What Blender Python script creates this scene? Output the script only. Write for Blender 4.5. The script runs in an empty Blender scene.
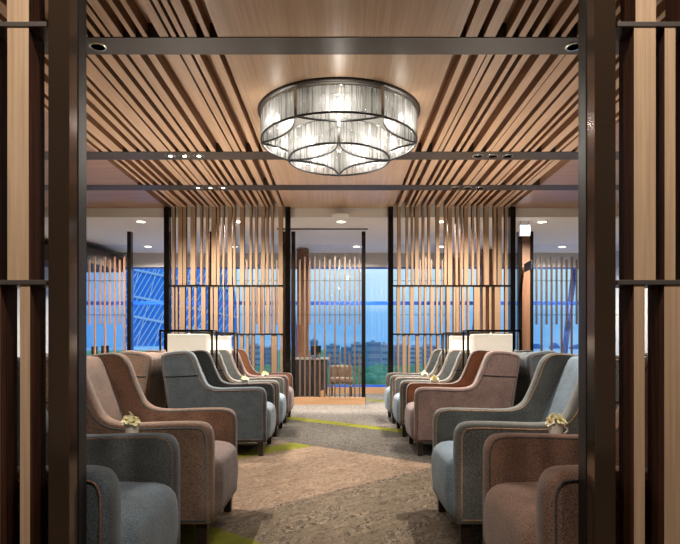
import bpy, bmesh, math, random
from mathutils import Vector, Matrix
C = bpy.context.scene.collection
PI = math.pi
R = math.radians
F, CX, HY, EYE = 578.0, 339.0, 346.0, 1.15      # lens in pixels, vanishing point, eye height

def wx(px, Y): return (px - CX) * Y / F
def wz(py, Y): return EYE - (py - HY) * Y / F
def lin(c):
    return tuple((v/255/12.92 if v/255 <= .04045 else ((v/255+.055)/1.055)**2.4) for v in c) + (1.0,)

# ------------------------------------------------------------------ materials
def newmat(name):
    m = bpy.data.materials.new(name); m.use_nodes = True
    nt = m.node_tree
    for n in list(nt.nodes): nt.nodes.remove(n)
    out = nt.nodes.new('ShaderNodeOutputMaterial')
    return m, nt, out
def N(nt, t, **kw):
    n = nt.nodes.new('ShaderNode' + t)
    for k, v in kw.items():
        if k == 'inp':
            for i, val in v.items(): n.inputs[i].default_value = val
        else: setattr(n, k, v)
    return n
def math_(nt, op, a, b=None, clamp=False):
    n = nt.nodes.new('ShaderNodeMath'); n.operation = op; n.use_clamp = clamp
    for i, v in enumerate((a, b)):
        if v is None: continue
        if isinstance(v, (int, float)): n.inputs[i].default_value = v
        else: nt.links.new(v, n.inputs[i])
    return n.outputs[0]
def mixc(nt, f, a, b):
    n = nt.nodes.new('ShaderNodeMix'); n.data_type = 'RGBA'
    for s, v in ((n.inputs[0], f), (n.inputs[6], a), (n.inputs[7], b)):
        if isinstance(v, (int, float, tuple)): s.default_value = v
        else: nt.links.new(v, s)
    return n.outputs[2]
def princ(nt, out, col, rough=.5, metal=0.0, **kw):
    b = N(nt, 'BsdfPrincipled')
    if isinstance(col, tuple): b.inputs['Base Color'].default_value = col
    else: nt.links.new(col, b.inputs['Base Color'])
    b.inputs['Roughness'].default_value = rough; b.inputs['Metallic'].default_value = metal
    for k, v in kw.items(): b.inputs[k.replace('_', ' ')].default_value = v
    nt.links.new(b.outputs[0], out.inputs[0]); return b
def plain(name, col, rough=.5, metal=0.0, noise=.06, scale=40, **kw):
    m, nt, out = newmat(name)
    tc = N(nt, 'TexCoord'); nz = N(nt, 'TexNoise', inp={'Scale': scale, 'Detail': 3})
    nt.links.new(tc.outputs['Object'], nz.inputs['Vector'])
    c = lin(col); d = tuple(v*(1-noise*2.5) for v in c[:3]) + (1,)
    princ(nt, out, mixc(nt, nz.outputs[0], d, tuple(min(1, v*(1+noise)) for v in c[:3]) + (1,)), rough, metal, **kw)
    return m
def wood(name, c1, c2, axis, rough=.45, fine=90, seam=0, spec=.35):
    m, nt, out = newmat(name)
    tc = N(nt, 'TexCoord'); mp = N(nt, 'Mapping')
    sc = [fine]*3; sc[axis] = fine*.022
    mp.inputs['Scale'].default_value = sc
    nt.links.new(tc.outputs['Object'], mp.inputs['Vector'])
    n1 = N(nt, 'TexNoise', inp={'Scale': 1.0, 'Detail': 4, 'Roughness': .6}); nt.links.new(mp.outputs[0], n1.inputs['Vector'])
    mp2 = N(nt, 'Mapping'); s2 = [9]*3; s2[axis] = .5; mp2.inputs['Scale'].default_value = s2
    nt.links.new(tc.outputs['Object'], mp2.inputs['Vector'])
    n2 = N(nt, 'TexNoise', inp={'Scale': 1.0, 'Detail': 2}); nt.links.new(mp2.outputs[0], n2.inputs['Vector'])
    f = math_(nt, 'ADD', math_(nt, 'MULTIPLY', n1.outputs[0], .65), math_(nt, 'MULTIPLY', n2.outputs[0], .35))
    rp = N(nt, 'ValToRGB'); rp.color_ramp.elements[0].position = .35; rp.color_ramp.elements[1].position = .65
    rp.color_ramp.elements[0].color = lin(c1); rp.color_ramp.elements[1].color = lin(c2)
    nt.links.new(f, rp.inputs[0])
    b = princ(nt, out, rp.outputs[0], rough); b.inputs['Specular IOR Level'].default_value = spec
    bp = N(nt, 'Bump', inp={'Strength': .08, 'Distance': .002}); nt.links.new(n1.outputs[0], bp.inputs['Height'])
    nt.links.new(bp.outputs[0], b.inputs['Normal'])
    return m
def fabric(name, c1, c2, scale=250, rough=.9, sheen=.15):
    m, nt, out = newmat(name)
    tc = N(nt, 'TexCoord')
    n1 = N(nt, 'TexNoise', inp={'Scale': scale, 'Detail': 2, 'Roughness': .7}); nt.links.new(tc.outputs['Object'], n1.inputs['Vector'])
    n2 = N(nt, 'TexNoise', inp={'Scale': 7.0, 'Detail': 3}); nt.links.new(tc.outputs['Object'], n2.inputs['Vector'])
    f = math_(nt, 'ADD', math_(nt, 'MULTIPLY', n1.outputs[0], .8), math_(nt, 'MULTIPLY', n2.outputs[0], .2))
    rp = N(nt, 'ValToRGB'); rp.color_ramp.elements[0].position = .36; rp.color_ramp.elements[1].position = .64
    rp.color_ramp.elements[0].color = lin(c1); rp.color_ramp.elements[1].color = lin(c2)
    nt.links.new(f, rp.inputs[0])
    b = princ(nt, out, rp.outputs[0], rough, Sheen_Weight=sheen); b.inputs['Specular IOR Level'].default_value = .2
    bp = N(nt, 'Bump', inp={'Strength': .35, 'Distance': .003}); nt.links.new(n1.outputs[0], bp.inputs['Height'])
    nt.links.new(bp.outputs[0], b.inputs['Normal'])
    return m
def emit(name, col, s):
    m, nt, out = newmat(name); e = N(nt, 'Emission'); e.inputs[0].default_value = lin(col); e.inputs[1].default_value = s
    nt.links.new(e.outputs[0], out.inputs[0]); return m
def clear_glass(name, tint=(255, 255, 255), refl=.06):
    m, nt, out = newmat(name)
    t = N(nt, 'BsdfTransparent'); t.inputs[0].default_value = lin(tint)
    g = N(nt, 'BsdfGlossy'); g.inputs['Roughness'].default_value = .02
    x = N(nt, 'MixShader'); x.inputs[0].default_value = refl
    nt.links.new(t.outputs[0], x.inputs[1]); nt.links.new(g.outputs[0], x.inputs[2]); nt.links.new(x.outputs[0], out.inputs[0])
    return m
def crystal_mat():
    m, nt, out = newmat('crystal rod glass')
    t = N(nt, 'BsdfTransparent'); t.inputs[0].default_value = (.97, .97, .95, 1)
    tl = N(nt, 'BsdfTranslucent'); tl.inputs[0].default_value = (.52, .52, .52, 1)
    d = N(nt, 'BsdfDiffuse'); d.inputs[0].default_value = (.42, .42, .42, 1)
    g = N(nt, 'BsdfGlossy'); g.inputs['Roughness'].default_value = .12
    gi = N(nt, 'NewGeometry')
    mr = N(nt, 'MapRange'); mr.inputs[3].default_value = .22; mr.inputs[4].default_value = .68; nt.links.new(gi.outputs['Random Per Island'], mr.inputs[0])
    for q in (tl, d): nt.links.new(mr.outputs[0], q.inputs[0])
    a = N(nt, 'MixShader'); a.inputs[0].default_value = .35; nt.links.new(tl.outputs[0], a.inputs[1]); nt.links.new(d.outputs[0], a.inputs[2])
    b = N(nt, 'MixShader'); b.inputs[0].default_value = .15; nt.links.new(a.outputs[0], b.inputs[1]); nt.links.new(g.outputs[0], b.inputs[2])
    c = N(nt, 'MixShader'); c.inputs[0].default_value = .5; nt.links.new(b.outputs[0], c.inputs[1]); nt.links.new(t.outputs[0], c.inputs[2])
    nt.links.new(c.outputs[0], out.inputs[0]); return m
def shade_mat():
    m, nt, out = newmat('lit white lamp shade')
    e = N(nt, 'Emission'); e.inputs[0].default_value = lin((255, 240, 214)); e.inputs[1].default_value = .55
    d = N(nt, 'BsdfDiffuse'); d.inputs[0].default_value = (.85, .82, .76, 1)
    a = N(nt, 'AddShader'); nt.links.new(e.outputs[0], a.inputs[0]); nt.links.new(d.outputs[0], a.inputs[1])
    nt.links.new(a.outputs[0], out.inputs[0]); return m
def carpet_mat():
    m, nt, out = newmat('patterned carpet')
    tc = N(nt, 'TexCoord'); sp = N(nt, 'SeparateXYZ'); nt.links.new(tc.outputs['Object'], sp.inputs[0])
    x, y = sp.outputs[0], sp.outputs[1]
    # slightly wobbly edges
    wob = N(nt, 'TexNoise', inp={'Scale': 30.0}); nt.links.new(tc.outputs['Object'], wob.inputs['Vector'])
    w = math_(nt, 'MULTIPLY', math_(nt, 'SUBTRACT', wob.outputs[0], .5), .12)
    def dot(a, b): return math_(nt, 'ADD', math_(nt, 'ADD', math_(nt, 'MULTIPLY', x, a), math_(nt, 'MULTIPLY', y, b)), w)
    p = dot(.653, .757); q = dot(-.70, .714)
    def gt(v, c): return math_(nt, 'GREATER_THAN', v, c)
    def lt(v, c): return math_(nt, 'LESS_THAN', v, c)
    def band(v, c, h): return math_(nt, 'LESS_THAN', math_(nt, 'ABSOLUTE', math_(nt, 'SUBTRACT', v, c)), h)
    AND = lambda a, b: math_(nt, 'MULTIPLY', a, b)
    OR = lambda a, b: math_(nt, 'MAXIMUM', a, b)
    lime = OR(OR(band(p, 6.485, .13), band(p, 9.76, .14)), OR(AND(band(q, 5.12, .17), lt(p, 4.85)), band(p, 2.08, .18)))
    tan = AND(AND(lt(p, 4.85), gt(q, 3.30)), lt(q, 4.95))
    grey = AND(gt(p, 4.85), lt(p, 6.355))
    pale = gt(p, 6.6)
    # streaks and specks
    def sheet(a, b, sc, det, ro):
        cb = N(nt, 'CombineXYZ'); nt.links.new(math_(nt, 'MULTIPLY', p, a), cb.inputs[0]); nt.links.new(math_(nt, 'MULTIPLY', q, b), cb.inputs[1])
        n_ = N(nt, 'TexNoise', inp={'Scale': sc, 'Detail': det, 'Roughness': ro}); nt.links.new(cb.outputs[0], n_.inputs['Vector']); return n_.outputs[0]
    def stretch(v, lo, hi):
        m_ = N(nt, 'MapRange'); m_.inputs[1].default_value = lo; m_.inputs[2].default_value = hi; nt.links.new(v, m_.inputs[0]); return m_.outputs[0]
    s1 = sheet(1.0, 5.0, 1.6, 5, .7); s2 = sheet(8, 26, 1.0, 4, .75); s3 = sheet(26, 44, 1.0, 2, .6)
    class _S: pass
    st = _S(); st.outputs = [math_(nt, 'ADD', math_(nt, 'MULTIPLY', stretch(s1, .34, .66), .5), math_(nt, 'MULTIPLY', stretch(s2, .36, .64), .5))]
    speck = AND(stretch(s3, .49, .55), stretch(s1, .46, .56))
    col = mixc(nt, st.outputs[0], lin((52, 44, 37)), lin((132, 117, 98)))
    col = mixc(nt, grey, col, mixc(nt, st.outputs[0], lin((50, 47, 44)), lin((100, 94, 86))))
    col = mixc(nt, pale, col, mixc(nt, st.outputs[0], lin((70, 65, 61)), lin((128, 122, 116))))
    col = mixc(nt, tan, col, mixc(nt, st.outputs[0], lin((84, 69, 57)), lin((150, 128, 108))))
    col = mixc(nt, AND(speck, math_(nt, 'SUBTRACT', .85, math_(nt, 'MULTIPLY', tan, .4))), col, lin((34, 32, 32)))
    col = mixc(nt, lime, col, mixc(nt, st.outputs[0], lin((84, 86, 20)), lin((116, 114, 34))))
    b = princ(nt, out, col, .95); b.inputs['Specular IOR Level'].default_value = .1
    pile = N(nt, 'TexNoise', inp={'Scale': 260.0}); nt.links.new(tc.outputs['Object'], pile.inputs['Vector'])
    bp = N(nt, 'Bump', inp={'Strength': .5, 'Distance': .004}); nt.links.new(pile.outputs[0], bp.inputs['Height']); nt.links.new(bp.outputs[0], b.inputs['Normal'])
    return m

OAK_V = wood('oak veneer upright', (166, 136, 108), (196, 166, 136), 2, rough=.62, spec=.2)
OAK_Y = wood('oak veneer along', (190, 152, 120), (218, 182, 148), 1)
SOFFIT = wood('brown oak soffit veneer', (146, 110, 86), (174, 136, 108), 0, fine=50, rough=.35)
OAK_X = wood('oak veneer across', (158, 122, 92), (184, 148, 112), 0, fine=70, rough=.35)
OAK_PANEL = wood('oak ceiling veneer', (184, 150, 120), (208, 174, 142), 1, fine=50, rough=.38)
WAL_V = wood('walnut upright', (46, 27, 19), (88, 56, 42), 2, fine=130, rough=.7, spec=.03)
WAL_Y = wood('walnut along', (122, 82, 54), (154, 110, 76), 1)
BRONZE = plain('dark bronze metal', (62, 52, 42), .28, .85, .03)
BEAMM = plain('bronze beam', (76, 66, 57), .5, .3, .03)
POSTM = plain('polished black bronze', (92, 74, 60), .12, .72, .02)
RAILM = plain('brushed steel rail', (112, 104, 98), .3, .6, .02)
FPOST = plain('glossy black post', (40, 34, 31), .14, .7, .02)
BLACK = plain('black', (18, 17, 17), .4)
CHROME = plain('chrome', (210, 210, 205), .15, 1.0, .02)
DARKCHROME = plain('dark nickel', (70, 64, 58), .2, .9, .02)
WHITE = plain('white plaster', (243, 236, 224), .8, 0, .01)
WALLM = plain('grey wall paint', (200, 198, 196), .8, 0, .01)
DARKWALL = plain('dark brown panel', (66, 52, 46), .6)
GLASS = clear_glass('window glass', (246, 250, 252), .05)
PGLASS = clear_glass('partition glass', (250, 252, 252), .03)
CARPET = carpet_mat()
CRYSTAL = crystal_mat()
SHADE = shade_mat()
CUPM = plain('white porcelain', (238, 232, 220), .25, 0, .01)
PETAL = plain('pale yellow petals', (252, 244, 186), .6, 0, .05, 30, Subsurface_Weight=.1)
PETALW = plain('cream petals', (250, 244, 215), .6, 0, .03)
LEGM = plain('dark stained leg', (44, 32, 27), .4)
TABLEM = plain('dark table top', (70, 54, 44), .35)
BULBM = emit('lamp filament', (255, 244, 226), 9)
LEDM = emit('downlight lens', (255, 238, 214), 9)
SIGNM = emit('lit sign face', (240, 250, 255), 2.2)
WINBLUE = plain('blue grey mullion', (30, 92, 210), .4, .2)
TANM = plain('kraft paper', (190, 140, 90), .8)

# ------------------------------------------------------------------ mesh builder
TLOC = {}
class MB:
    def __init__(s): s.v = []; s.f = []; s.m = []; s.s = []
    def add(s, vs, fs, mi=0, smooth=False):
        o = len(s.v); s.v += [tuple(p) for p in vs]
        for i, f in enumerate(fs):
            s.f.append(tuple(o+k for k in f)); s.m.append(mi[i] if isinstance(mi, list) else mi); s.s.append(smooth)
        return s
    def box(s, x0, x1, y0, y1, z0, z1, mi=0):
        vs = [(x, y, z) for z in (z0, z1) for y in (y0, y1) for x in (x0, x1)]
        # order of faces: bottom, top, front(-y), back(+y), left, right
        return s.add(vs, [(0, 2, 3, 1), (4, 5, 7, 6), (0, 1, 5, 4), (2, 6, 7, 3), (0, 4, 6, 2), (1, 3, 7, 5)], mi)
    def bbox(s, x0, x1, y0, y1, z0, z1, b=.004, mi=0):
        bm = bmesh.new()
        bmesh.ops.create_cube(bm, size=1)
        bmesh.ops.scale(bm, vec=(x1-x0, y1-y0, z1-z0), verts=bm.verts)
        bmesh.ops.translate(bm, vec=((x0+x1)/2, (y0+y1)/2, (z0+z1)/2), verts=bm.verts)
        bmesh.ops.bevel(bm, geom=list(bm.edges), offset=b, segments=2, affect='EDGES', profile=.5)
        return s.bm(bm)
    def bm(s, bm, mi=0, smooth=False):
        bm.verts.index_update()
        s.add([v.co[:] for v in bm.verts], [[v.index for v in f.verts] for f in bm.faces], mi, smooth); bm.free(); return s
    def tube(s, pts, r, n=8, closed=False, mi=0):
        pts = [Vector(p) for p in pts]; L = len(pts); rings = []
        up = None
        for i, p in enumerate(pts):
            if closed: t = pts[(i+1) % L] - pts[i-1]
            else: t = pts[min(i+1, L-1)] - pts[max(i-1, 0)]
            t.normalize()
            if up is None:
                up = Vector((0, 0, 1)) if abs(t.z) < .9 else Vector((1, 0, 0))
            a = t.cross(up)
            if a.length < 1e-5: a = t.cross(Vector((0, 1, 0)))
            a.normalize(); up = a.cross(t).normalized()
            rr = r[i] if isinstance(r, (list, tuple)) else r
            rings.append([p + a*math.cos(2*PI*k/n)*rr + up*math.sin(2*PI*k/n)*rr for k in range(n)])
        vs = [q for rg in rings for q in rg]; fs = []
        for i in range(L if closed else L-1):
            j = (i+1) % L
            for k in range(n): fs.append((i*n+k, i*n+(k+1) % n, j*n+(k+1) % n, j*n+k))
        if not closed: fs += [tuple(range(n))[::-1], tuple((L-1)*n+k for k in range(n))]
        return s.add(vs, fs, mi, True)
    def lathe(s, prof, n=24, c=(0, 0, 0), mi=0, cap=True):
        vs = []; fs = []
        for r, z in prof:
            for k in range(n): vs.append((c[0]+r*math.cos(2*PI*k/n), c[1]+r*math.sin(2*PI*k/n), c[2]+z))
        for i in range(len(prof)-1):
            for k in range(n): fs.append((i*n+k, i*n+(k+1) % n, (i+1)*n+(k+1) % n, (i+1)*n+k))
        s.add(vs, fs, mi, True)
        if not cap: return s
        if prof[0][0] > 1e-6: s.add(vs[:n], [tuple(range(n))[::-1]], mi)
        if prof[-1][0] > 1e-6: s.add(vs[-n:], [tuple(range(n))], mi)
        return s
    def ball(s, c, rx, ry=None, rz=None, mi=0, sub=2):
        bm = bmesh.new(); bmesh.ops.create_icosphere(bm, subdivisions=sub, radius=1)
        bmesh.ops.scale(bm, vec=(rx, ry or rx, rz or rx), verts=bm.verts); bmesh.ops.translate(bm, vec=c, verts=bm.verts)
        return s.bm(bm, mi, True)
    def build(s, name, mats, parent=None):
        me = bpy.data.meshes.new(name)
        off = TLOC.get(parent.name, (0, 0, 0)) if parent else (0, 0, 0)
        me.from_pydata([(a-off[0], b-off[1], c-off[2]) for a, b, c in s.v], [], s.f)
        mats = mats if isinstance(mats, (list, tuple)) else [mats]
        for m in mats: me.materials.append(m)
        me.polygons.foreach_set('material_index', s.m); me.polygons.foreach_set('use_smooth', s.s); me.update()
        o = bpy.data.objects.new(name, me); C.objects.link(o)
        if parent: o.parent = parent; TLOC[o.name] = off
        return o
def tag(o, label=None, cat=None, group=None, kind=None):
    for k, v in (('label', label), ('category', cat), ('group', group), ('kind', kind)):
        if v: o[k] = v
    return o
def thing(name, label, cat, loc=(0, 0, 0), group=None, kind=None):
    o = bpy.data.objects.new(name, None); C.objects.link(o); o.location = loc; o.empty_display_size = .1
    TLOC[o.name] = tuple(loc); return tag(o, label, cat, group, kind)
def struct(o, label=None):
    o['kind'] = 'structure'
    if label: o['label'] = label
    return o
def slat(mb, x0, x1, y0, y1, z0, z1, down=False):
    # oak on the broad face(s), walnut on the edges : slot 0 oak, slot 1 walnut
    return mb.box(x0, x1, y0, y1, z0, z1, [0, 1, 1, 1, 1, 1] if down else [1, 1, 0, 0, 1, 1])

# ------------------------------------------------------------------ room shell
SOF = 3.555                                    # underside of slats and beams
FARC = 3.40                                    # plaster ceiling by the windows
YS, YP, YW = 10.0, 11.4, 14.0                  # slat screens, thin partitions, window wall
XL, XR = -6.6, 6.6
struct(MB().box(XL, XR, -2.6, YW+.2, -.12, 0).build('floor', CARPET))
struct(MB().box(XL, XR, -2.6, YS+.1, SOF+.11, SOF+.2).build('ceiling', [OAK_PANEL]))
fc = MB().box(XL, XR, YS+.1, YW, FARC, SOF+.2)
struct(fc.build('ceiling_white', WHITE))
struct(MB().box(XL-.15, XL, -2.6, YW, 0, SOF+.2).build('wall_left', WALLM))
struct(MB().box(XR, XR+.15, -2.6, YW, 0, SOF+.2).build('wall_right', WALLM))
struct(MB().box(XL, XR, -2.75, -2.6, 0, SOF+.2).build('wall_front', WALLM))
struct(MB().box(XL, XR, YW, YW+.2, 3.06, SOF+.2).build('wall_back', WALLM))
struct(MB().box(XL, XR, YW-.02, YW+.2, 0, .15).build('baseboard_back', OAK_X))
# flat veneered panels flush with the slats
BAYS = [(2.3, 4.50), (4.76, 7.15), (7.45, 8.63), (8.91, YS+.08)]
k = 1
for (a, b) in BAYS:
    struct(MB().box(-.94, .94, a, b, SOF, SOF+.11).build('trim_%d' % k, OAK_PANEL)); k += 1
    for sx in (-1, 1):
        x0, x1 = sorted((sx*3.0, sx*6.6))
        struct(MB().box(x0, x1, a, b, SOF, SOF+.11).build('trim_%d' % k, SOFFIT)); k += 1
struct(MB().box(XL, XR, -2.6, 2.3, SOF, SOF+.11).build('trim_%d' % k, OAK_PANEL)); k += 1
# dropped dark bulkhead over the left window
bh = MB()
pts = [(-5.2, 13.98), (-5.2, 12.9), (-5.36, 12.3), (-6.58, 11.9), (-6.58, 13.98)]
n = len(pts)
bh.add([(x, y, 2.93) for x, y in pts] + [(x, y, 3.27) for x, y in pts],
       [tuple(range(n)), tuple(range(2*n-1, n-1, -1))] + [(i, i+n, (i+1) % n+n, (i+1) % n) for i in range(n)])
struct(bh.build('trim_%d' % k, DARKWALL))
# window wall
win = thing('window_1', 'full width window wall over the city', None, (0, YW+.1, .15), kind='structure')
fr = MB()
fr.box(XL, XR, YW+.05, YW+.13, 2.15, 2.235); fr.box(XL, XR, YW+.05, YW+.16, .15, .2); fr.box(XL, XR, YW+.05, YW+.16, 3.035, 3.06)
for X in (-6.55, -5.04, 6.55): fr.box(X-.025, X+.025, YW+.05, YW+.13, .2, 3.035)
fr.build('window_frame', WINBLUE, win)
MB().box(XL, XR, YW+.1, YW+.112, .2, 3.035).build('window_pane', GLASS, win)

# beams with recessed downlights
def beam(y0, y1, label, lamps):
    b = thing('ceiling_beam', label, 'beam', (0, (y0+y1)/2, SOF), 'bronze ceiling beams')
    MB().box(XL, XR, y0, y1, SOF-.005, SOF+.11).build('beam_body', BEAMM, b)
    for X in lamps:
        yc = (y0+y1)/2
        h = MB().lathe([(.052, -.012), (.066, -.012), (.07, -.006), (.07, -.004)], 24, (X, yc, SOF), cap=False)
        d = h.build('downlight', CHROME, b)
        MB().lathe([(.0, -.0075), (.054, -.0075)], 24, (X, yc, SOF)).build('reflector', BLACK if X > 0 else DARKCHROME, d)
        if X < 0 and y0 > 5: MB().lathe([(.0, -.010), (.026, -.010)], 18, (X, yc, SOF)).build('lens', LEDM, d)
beam(4.50, 4.76, 'wide bronze ceiling beam nearest the front, before the chandelier', (-1.93, 1.88))
beam(7.15, 7.45, 'bronze ceiling beam just behind the chandelier with three downlights each side', (-2.13, -1.95, -1.77, 1.75, 1.94, 2.13))
beam(8.63, 8.91, 'farthest bronze ceiling beam, closest to the slat screens', (-2.14, -1.95, -1.76, 1.76, 1.95, 2.14))

# ceiling slats
def gen(seed, a=.985, b=2.96):
    rnd = random.Random(seed); x = a; out = []
    while x < b-.03:
        w = rnd.choice((.038, .055, .085, .09, .045)); out.append((x, min(x+w, b)))
        x += w + rnd.choice((.018, .05, .065, .085, .05))
    return out
def fromx(px, Y, sgn=-1): return [(min(abs(wx(a, Y)), abs(wx(b, Y))), max(abs(wx(a, Y)), abs(wx(b, Y)))) for a, b in px]
S1L = [(160+a/4.857, 160+b/4.857) for a, b in ((58,71),(88,108),(111,127),(148,172),(195,206),(222,235),(250,271),(276,289),(303,312),(328,349),(356,367),(388,409),(435,446),(461,474),(492,509),(516,527),(540,551),(575,596))]
S1R = [(390+a/5.23, 390+b/5.23) for a, b in ((39,57),(83,95),(111,122),(131,150),(168,180),(198,210),(240,259),(284,297),(303,325),(343,355),(368,380),(388,410),(428,440),(457,470),(493,518),(541,556),(563,585),(601,615))]
L0 = fromx([(86+a/7.556, 86+b/7.556) for a, b in ((-75,-20),(5,18),(66,108),(146,188),(210,280),(342,378),(432,468),(560,628))] + [(172,176.5),(180,185),(188,197),(205,210)], 4.5)
L1 = fromx([(86.5,94),(96.5,99),(103,108.5),(112.5,123),(129.5,136.5),(141.5,147),(151,155),(158,169),(171,176),(180,187),(191,196.5),(199,206),(211,216),(223.5,232.5),(234,240),(242,246),(253,259)], 7.15)
R1 = fromx([(420+a/4.25, 420+b/4.25) for a, b in ((5,26),(52,72),(76,92),(100,132),(150,164),(178,198),(226,256),(280,297),(300,332),(350,375),(386,424),(440,453),(470,486),(516,550),(575,590),(600,640),(660,672))], 7.15)
NAMES = ['before the nearest beam', 'between the nearest beam and the one behind the chandelier', 'between the two far beams', 'running into the far slat screen']
for bi, (y0, y1) in enumerate(BAYS):
    for side, sx in (('left', -1), ('right', 1)):
        if bi == 0: L = L0 + gen(5, 2.25) if sx < 0 else gen(11)
        elif bi == 1: L = L1 + gen(6, 3.0) if sx < 0 else R1
        elif bi == 2: L = gen(21 if sx < 0 else 33)
        else: L = fromx(S1L if sx < 0 else S1R, YS)
        t = thing('slatted_ceiling_panel', '%s hand oak slat ceiling section %s' % (side, NAMES[bi]), 'ceiling slats', (sx*1.97, (y0+y1)/2, SOF), 'oak slat ceiling sections')
        for (a, b) in L:
            x0, x1 = sorted((sx*a, sx*b))
            if abs(x1) > 3.0 or abs(x0) > 3.0: continue
            slat(MB(), x0, x1, y0+.002, y1-.002, SOF, SOF+.108, True).build('slat', [OAK_Y, WAL_Y], t)

# ------------------------------------------------------------------ far slat screens
Z_A, Z_B = wz(285.7, YS), wz(334.2, YS)
S2L = [(160+a/4.857, 160+b/4.857) for a, b in ((58,69),(76,86),(95,121),(138,149),(166,177),(200,221),(245,256),(262,281),(306,313),(333,355),(373,383),(400,407),(415,434),(450,460),(475,487),(500,507),(516,532),(550,560),(573,597))]
S2R = [(390+a/5.23, 390+b/5.23) for a, b in ((35,54),(68,78),(105,125),(151,163),(180,190),(211,230),(242,252),(265,275),(296,315),(333,343),(346,360),(376,392),(405,415),(440,470),(485,500),(518,530),(548,580),(602,616))]
S3L = [(160+a/4.857, 160+b/4.857) for a, b in ((60,80),(98,110),(130,142),(160,180),(205,215),(235,255),(290,300),(320,340),(362,372),(389,404),(418,431),(450,459),(487,505),(543,568),(585,596))]
S3R = [(390+a/5.23, 390+b/5.23) for a, b in ((38,48),(65,85),(95,105),(135,154),(178,190),(211,222),(245,259),(272,282),(296,305),(325,345),(370,380),(400,420),(450,462),(490,510),(540,552),(575,597))]
def far_screen(side, secs, xa, xb):
    t = thing('slat_screen', '%s floor to ceiling oak slat screen between black posts behind the armchairs' % side, 'screen', ((xa+xb)/2, YS, 0), 'oak slat screens at the far end')
    for L, z0, z1 in ((secs[0], Z_A+.012, SOF), (secs[1], Z_B+.012, Z_A-.012), (secs[2], .06, Z_B-.012)):
        for a, b in L:
            slat(MB(), wx(a, YS), wx(b, YS), YS, YS+.08, z0, z1).build('slat', [OAK_V, WAL_V], t)
    for z in (Z_A, Z_B, .035):
        MB().box(xa, xb, YS-.012, YS+.092, z-.012, z+.012).build('rail', BRONZE, t)
    for X in (xa, xb):
        MB().bbox(X-.045, X+.045, YS-.04, YS+.11, 0, SOF-.002, .004).build('post', FPOST, t)
far_screen('left hand', (S1L, S2L, S3L), wx(167, YS), wx(288, YS))
far_screen('right hand', (S1R, S2R, S3R), wx(390.5, YS), wx(512.5, YS))

# ------------------------------------------------------------------ front slat screens with the polished posts
Y0, Y1 = 1.85, 1.95
ZA, ZB = 2.179, 1.3535
def front_screen(side, top, mid, low, xa, xb, pa, pb):
    t = thing('slat_screen', 'oak and walnut slat screen nearest the viewer at the %s edge with polished dark post' % side, 'screen', ((xa+xb)/2, Y0, 0), 'near slat screens framing the view')
    for L, z0, z1 in ((top, ZA+.008, SOF), (mid, ZB+.008, ZA-.008), (low, .06, ZB-.008)):
        for a, b in L:
            slat(MB(), wx(a, Y0), wx(b, Y0), Y0, Y1, z0, z1).build('slat', [OAK_V, WAL_V], t)
    for z in (ZA, ZB, .04):
        MB().bbox(min(xa, xb), max(xa, xb), Y0-.004, Y1+.004, z-.008, z+.008, .002).build('rail', RAILM, t)
    po = MB().bbox(pa, pb, 1.83, 1.953, 0, SOF-.001, .0025).build('post', POSTM, t)
    xi = pb if side == 'left' else pa
    MB().box(xi-.0025, xi+.0025, 1.893, 1.951, .001, SOF-.002).build('black_edge', BLACK, po)
front_screen('left', [(7, 28.9), (-70, -45), (-120, -100)], [(7.4, 28.7), (-30, -10.5), (-90, -62), (-125, -112)], [(20, 30), (-22, 0), (-62, -50), (-110, -85)],
             wx(47, Y0), wx(-130, Y0), wx(48, 1.83), wx(69, 1.83))
front_screen('right', [(635.6, 656), (683, 705), (735, 748)], [(634, 655.7), (664.7, 675.4), (693.5, 713), (745, 757)], [(634, 644.7), (664.3, 690), (706, 716), (735, 756)],
             wx(617, Y0), wx(790, Y0), wx(595, 1.83), wx(616, 1.83))

# ------------------------------------------------------------------ thin rod partitions near the windows
ROD = plain('brushed copper rod', (92, 72, 60), .5, .1, .03)
LROD = plain('pale copper rod', (156, 116, 92), .5, .1, .03)
DROD = plain('dark bronze rod', (70, 58, 54), .5, .1, .03)
def rod_partition(label, x0, x1, posts, rods, low=True, ROD=ROD):
    t = thing('rod_partition', label, 'partition', ((x0+x1)/2, YP, 0), 'glass partitions with slender rods')
    zt, zt2, zm, zl = wz(257, YP), wz(260, YP), wz(324.5, YP), wz(353, YP)
    for i, X in enumerate(rods):
        if i % 2 == 0:
            MB().box(X-.015, X+.015, YP-.05, YP-.012, zm, zt2).build('rod', ROD, t)
            if low: MB().box(X-.015, X+.015, YP-.05, YP-.012, .14, zl).build('rod', ROD, t)
        else:
            MB().box(X-.015, X+.015, YP-.05, YP-.012, .14, zt).build('rod', ROD, t)
    MB().box(x0, x1, YP-.012, YP, .14, FARC-.25).build('glass_sheet', PGLASS, t)
    for z in (wz(281, YP), wz(315, YP)):
        MB().box(x0, x1, YP-.056, YP-.05, z-.004, z+.004).build('wire', BRONZE, t)
    MB().box(x0, x1, YP-.07, YP+.03, 0, .144).build('base_board', OAK_X, t)
    for X in posts:
        MB().bbox(X-.038, X+.038, YP-.06, YP+.06, 0, FARC-.001, .004).build('post', FPOST, t)
rod_partition('central low-based glass partition with slender copper rods in the doorway', wx(294, YP), wx(365, YP), (wx(293.5, YP), wx(363.5, YP)),
              [wx(v, YP) for v in (300, 305, 310, 315, 319.8, 324.7, 329.8, 335, 339.7, 345, 349.7, 354.7, 359.4)])
rod_partition('glass partition with copper rods at far left by the blue window', wx(60, YP), wx(130, YP), (wx(130, YP),),
              [wx(v, YP) for v in (65, 70.5, 76, 84, 90, 95.5, 101, 105.5, 110.5, 115.5, 120.5, 125)], low=False, ROD=LROD)
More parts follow.
